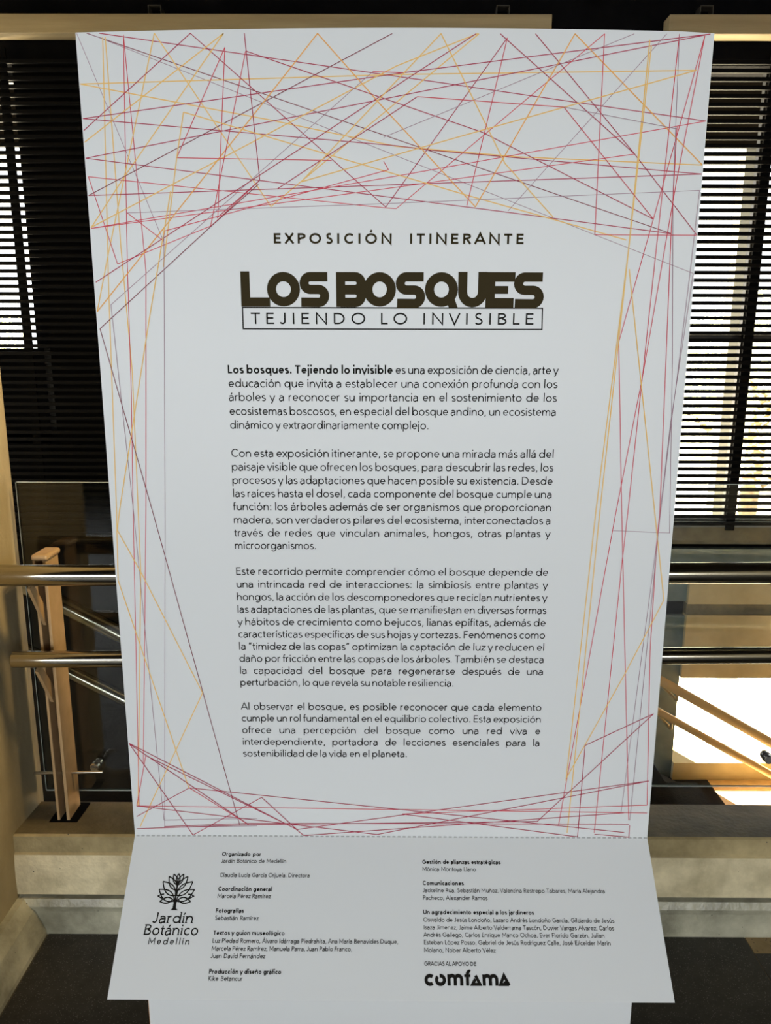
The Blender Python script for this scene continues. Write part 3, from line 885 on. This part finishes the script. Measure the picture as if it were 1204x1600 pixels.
# sponsor wordmark: rounded letters, triangular a
pr = Print(fp)
kx, ky = (0.2134 - 0.0606) / 1013.0, (0.2481 - 0.2307) / 133.0
e = lambda x, y: (0.0606 + (x - 115) * kx, -0.2307 - (y - 232) * ky)
wd = 38 * kx
I_ = M['ink']
E_ = lambda cx, cy_, rx, ry, a0, a1: [e(x, y) for x, y in arc(cx, cy_, rx, ry, a0, a1, 20)]
pr.ribbon(E_(178, 300, 46, 50, -48, -312), wd, I_, 0.0005)
pr.ribbon(E_(302, 300, 47, 50, -100, 230), wd, I_, 0.0005)
for x0 in (385, 800):
    pr.ribbon([e(x0 + 18, 232), e(x0 + 18, 365)], wd, I_, 0.0005)
    for c_ in (x0 + 55, x0 + 130):
        pr.ribbon(E_(c_, 290, 37, 42, 180, 360) + [e(c_ + 37, 365)], wd, I_, 0.00052 + c_ * 1e-8)
pr.ribbon([e(655, 205)] + E_(650, 240, 28, 42, -95, -180) + [e(622, 365)], wd, I_, 0.0005)
pr.ribbon([e(585, 248), e(658, 248)], wd * .75, I_, 0.00052)
pr.ribbon([e(718, 245), e(768, 348), e(680, 348), e(716, 285)], wd * .9, I_, 0.0005)
pr.ribbon([e(1112, 360), e(1056, 245), e(1010, 348), e(1080, 348), e(1062, 310)], wd * .9, I_, 0.0005)
pr.build('sponsor_wordmark', flap)

# the narrower foot under the flap and the back struts that keep the panel upright
mb = MB()
mb.box((-0.4975, 0.0005, 0.0), (0.497, T + 0.0005, FOLD - 0.0002), M['board'])
mb.build('foot_board', panel)
mb = MB()
mb.box((-0.4987, 0.0015, 0.0), (-0.4976, T, FOLD - 0.001), plain('orange_edge_tape', (0.55, 0.24, 0.06), 0.6))
mb.build('edge_strip', panel)
for sx in (-0.32, 0.32):
    mb = MB()
    o_ = len(mb.v)
    mb.v += [(sx - 0.01, T + 0.0006, 0), (sx - 0.01, 0.36, 0), (sx - 0.01, 0.36, 0.04), (sx - 0.01, T + 0.0006, 1.2),
             (sx + 0.01, T + 0.0006, 0), (sx + 0.01, 0.36, 0), (sx + 0.01, 0.36, 0.04), (sx + 0.01, T + 0.0006, 1.2)]
    for qd in ((0, 1, 2, 3), (7, 6, 5, 4), (0, 4, 5, 1), (1, 5, 6, 2), (2, 6, 7, 3), (3, 7, 4, 0)):
        mb.face(list(qd), M['board'])
    fix_normals(mb.build('support_strut', panel))

# ---------------------------------------------------------------- steel railing on the curb
railing = thing('steel_railing', 'brushed steel railing with two round rails on the concrete curb', 'railing', (-0.86, 0.52, 0.28))
mb = MB(); mb.tube((-0.972, 0.437, 0.979), (3.19, 0.52, 0.986), 0.0262, M['steel'], 32)
mb.build('handrail', railing)
mb = MB(); mb.tube((-0.932, 0.437, 0.764), (3.19, 0.52, 0.772), 0.0208, M['steel'], 32, round_end=0.004)
mb.build('lower_rail', railing)
def bar(x0, x1):
    mb = MB(); mb.box((x0, 0.493, 0.281), (x1, 0.566, 1.0), M['post'], 0.0012)
    return mb.build('post', railing)
bar(-0.861, -0.853)
bar(-0.886, -0.879)
for z0, z1 in ((0.83, 0.955), (0.62, 0.742)):
    mb = MB()
    # strut rising from the post to the underside of the rail
    pts = [(0.500, z0), (0.530, z0 + 0.01), (0.452, z1), (0.432, z1 - 0.008)]
    mb.extrude_x(pts, -0.877, -0.869, M['post'])
    fix_normals(mb.build('rail_bracket', railing))
mb = MB()
mb.box((-0.888, 0.488, 1.0005), (-0.846, 0.570, 1.016), M['post'], 0.006)
mb.build('post_cap', railing)
mb = MB()
mb.box((-0.905, 0.484, 0.279), (-0.83, 0.575, 0.2835), M['dark_wall'])
mb.build('base_plate', railing)

# ---------------------------------------------------------------- glass guards behind the railing
def glass(x0, x1, z0, z1, label):
    g_ = thing('glass_guard', label, 'glass panel', ((x0 + x1) / 2, 0.585, z0), 'glass guards behind the railing')
    mb = MB(); mb.box((x0, 0.582, z0), (x1, 0.588, z1), M['glass'])
    mb.build('pane', g_)
    mb = MB()
    mb.box((x0 - 0.0012, 0.582, z0), (x0, 0.588, z1), M['glass_edge'])
    mb.box((x1, 0.582, z0), (x1 + 0.0012, 0.588, z1), M['glass_edge'])
    mb.box((x0, 0.582, z0 - 0.0016), (x1, 0.588, z0), M['glass_edge'])
    mb.box((x0, 0.582, z1), (x1, 0.588, z1 + 0.001), M['glass_edge'])
    mb.build('polished_edge', g_)
    return g_
glass(-0.951, -0.012, 0.316, 1.181, 'frameless glass guard between the left wall and the white panel')
glass(0.012, 3.18, 0.337, 1.181, 'frameless glass guard to the right of the white panel')
# the steel clamps and the rod that tie the glass to the railing
for (cx, cz) in ((-0.797, 0.405), (1.020, 0.437)):
    mb = MB()
    mb.tube((cx - 0.002, 0.546, cz), (cx, 0.580, cz), 0.0125, M['bright_steel'], 20, round_end=0.002)
    mb.tube((cx - 0.001, 0.560, cz), (cx - 0.001, 0.564, cz), 0.0135, M['dark_frame'], 20)
    mb.build('glass_clamp', railing)
mb = MB(); mb.tube((-0.955, 0.532, 0.398), (-0.770, 0.532, 0.402), 0.0042, M['bright_steel'], 12)
mb.build('fixing_rod', railing)

# ---------------------------------------------------------------- stair handrails beyond the glass
sr = thing('stair_handrail', 'pair of thick steel stair rails sloping down behind the left glass', 'handrail', (-1.2, 0.80, 0.06))
def sl(x, xa, za_, k_): return za_ - k_ * (x - xa)
mb = MB(); mb.tube((-1.35, 0.80, 0.802 + 0.55 * 0.35), (0.9, 0.80, 0.802 - 0.55 * 1.9), 0.026, M['steel'], 24)
mb.build('rail', sr)
mb = MB(); mb.tube((-1.35, 0.80, 0.594 + 0.55 * 0.35), (0.9, 0.80, 0.594 - 0.55 * 1.9), 0.021, M['steel'], 24)
mb.build('rail', sr)
mb = MB(); mb.box((-0.42, 0.785, -0.35), (-0.40, 0.82, 0.42), M['post']); mb.build('post', sr)

M['ochre'] = plain('backlit_ochre_rail', (0.58, 0.38, 0.15), 0.45)  # orange glow of backlight put into the rail colour
wr = thing('wall_handrail', 'two slim stair rails crossing the sunlit opening at the right', 'handrail', (1.6, 3.1, -0.3))
P0 = lambda x, k_: (x, 3.12, k_ - 0.573 * (x - 1.62))
mb = MB(); mb.tube(P0(1.36, -0.4655), P0(3.1, -0.4655), 0.030, M['ochre'], 20); mb.build('rail', wr)
mb = MB(); mb.tube(P0(1.36, -0.6727), P0(3.1, -0.6727), 0.024, M['ochre'], 20); mb.build('rail', wr)
for x, k_ in ((1.80, -0.4655), (1.78, -0.6727), (2.87, -0.4655)):
    c_ = P0(x, k_)
    mb = MB()
    mb.tube((x, 3.12, c_[2] - 0.028), (x, 3.12, c_[2] - 0.07), 0.009, M['ochre'], 12)
    mb.tube((x, 3.12, c_[2] - 0.066), (x, 3.37, c_[2] - 0.09), 0.009, M['ochre'], 12)
    mb.build('wall_bracket', wr)

# ---------------------------------------------------------------- louvre blinds
PITCH_S = 0.0424
def blind(label, x0, x1, ztop, zbot, strips, pel, brackets):
    b_ = thing('louvre_blind', label, 'blind', ((x0 + x1) / 2, 3.3, zbot), 'black louvre blinds')
    mb = MB()
    n_ = int((ztop - zbot) / PITCH_S)
    for i in range(n_ + 1):
        z = ztop - i * PITCH_S
        mb.box((x0, 3.289, z - 0.0106), (x1, 3.311, z + 0.0106), M['slat'], 0.003)
    mb.build('slats', b_)
    for (xa, xb) in strips:
        mb = MB(); mb.box((xa, 3.3115, zbot - 0.02), (xb, 3.325, ztop + 0.08), M['tape'])
        mb.build('support_strip', b_)
    mb = MB(); mb.box((pel[0], 3.245, 3.166), (pel[1], 3.345, 3.262), M['pelmet'], 0.004)
    mb.build('pelmet', b_)
    for x in brackets:
        mb = MB()
        mb.box((x - 0.035, 3.26, 3.262), (x + 0.035, 3.33, 3.265), M['bracket'])
        mb.box((x - 0.035, 3.26, 3.262), (x - 0.032, 3.33, 3.31), M['bracket'])
        mb.box((x + 0.032, 3.26, 3.262), (x + 0.035, 3.33, 3.31), M['bracket'])
        mb.box((x - 0.035, 3.26, 3.307), (x + 0.035, 3.33, 3.31), M['bracket'])
        mb.build('bracket', b_)
blind('wide black louvre blind under the long pale wooden pelmet at the left', -3.15, 0.84, 3.045, 0.33,
      [(-2.166, -2.118), (-0.9, -0.84), (0.5, 0.56)], (-3.18, 0.861), [-1.27, 0.6])
blind('black louvre blind under the short pale wooden pelmet at the right', 1.50, 2.62, 3.045, 0.43,
      [(2.085, 2.14)], (1.49, 2.64), [1.69, 2.45])

# ---------------------------------------------------------------- trees outside
def tree(label, x, y, hgt, rad, seed):
    rnd = random.Random(seed)
    t_ = thing('tree', label, 'tree', (x, y, -1.97), 'trees outside the windows')
    mb = MB()
    mb.tube((x, y, -1.97), (x + 0.1, y, hgt), 0.14, M['bark'], 10)
    for k_ in range(7):
        a_ = rnd.random() * 6.28; z_ = hgt - rnd.random() * rad * 1.3
        mb.tube((x + 0.05, y, z_), (x + cos(a_) * rad * .7, y + sin(a_) * rad * .7, z_ + rad * .5), 0.045, M['bark'], 6)
    mb.build('trunk', t_)
    mb = MB()
    for k_ in range(2600):
        while True:
            p = Vector((rnd.uniform(-1, 1), rnd.uniform(-1, 1), rnd.uniform(-1, 1)))
            if 0.25 < p.length < 1: break
        p = Vector((x, y, hgt)) + p * rad
        a_ = rnd.random() * 6.28; tl_ = rnd.uniform(-.7, .7); s_ = rnd.uniform(.07, .14)
        d1 = Vector((cos(a_), sin(a_), tl_)).normalized() * s_
        d2 = Vector((-sin(a_), cos(a_), rnd.uniform(-.5, .5))).normalized() * s_ * .45
        mb.poly([p - d1, p + d2, p + d1, p - d2], M['leaf'])
    mb.build('foliage', t_)
tree('sunlit yellow-green tree seen through the right louvres', 5.6, 10.5, 0.9, 1.5, 3)
tree('yellow-green tree at the foot of the left window view', -8.2, 13.0, 1.1, 1.6, 5)
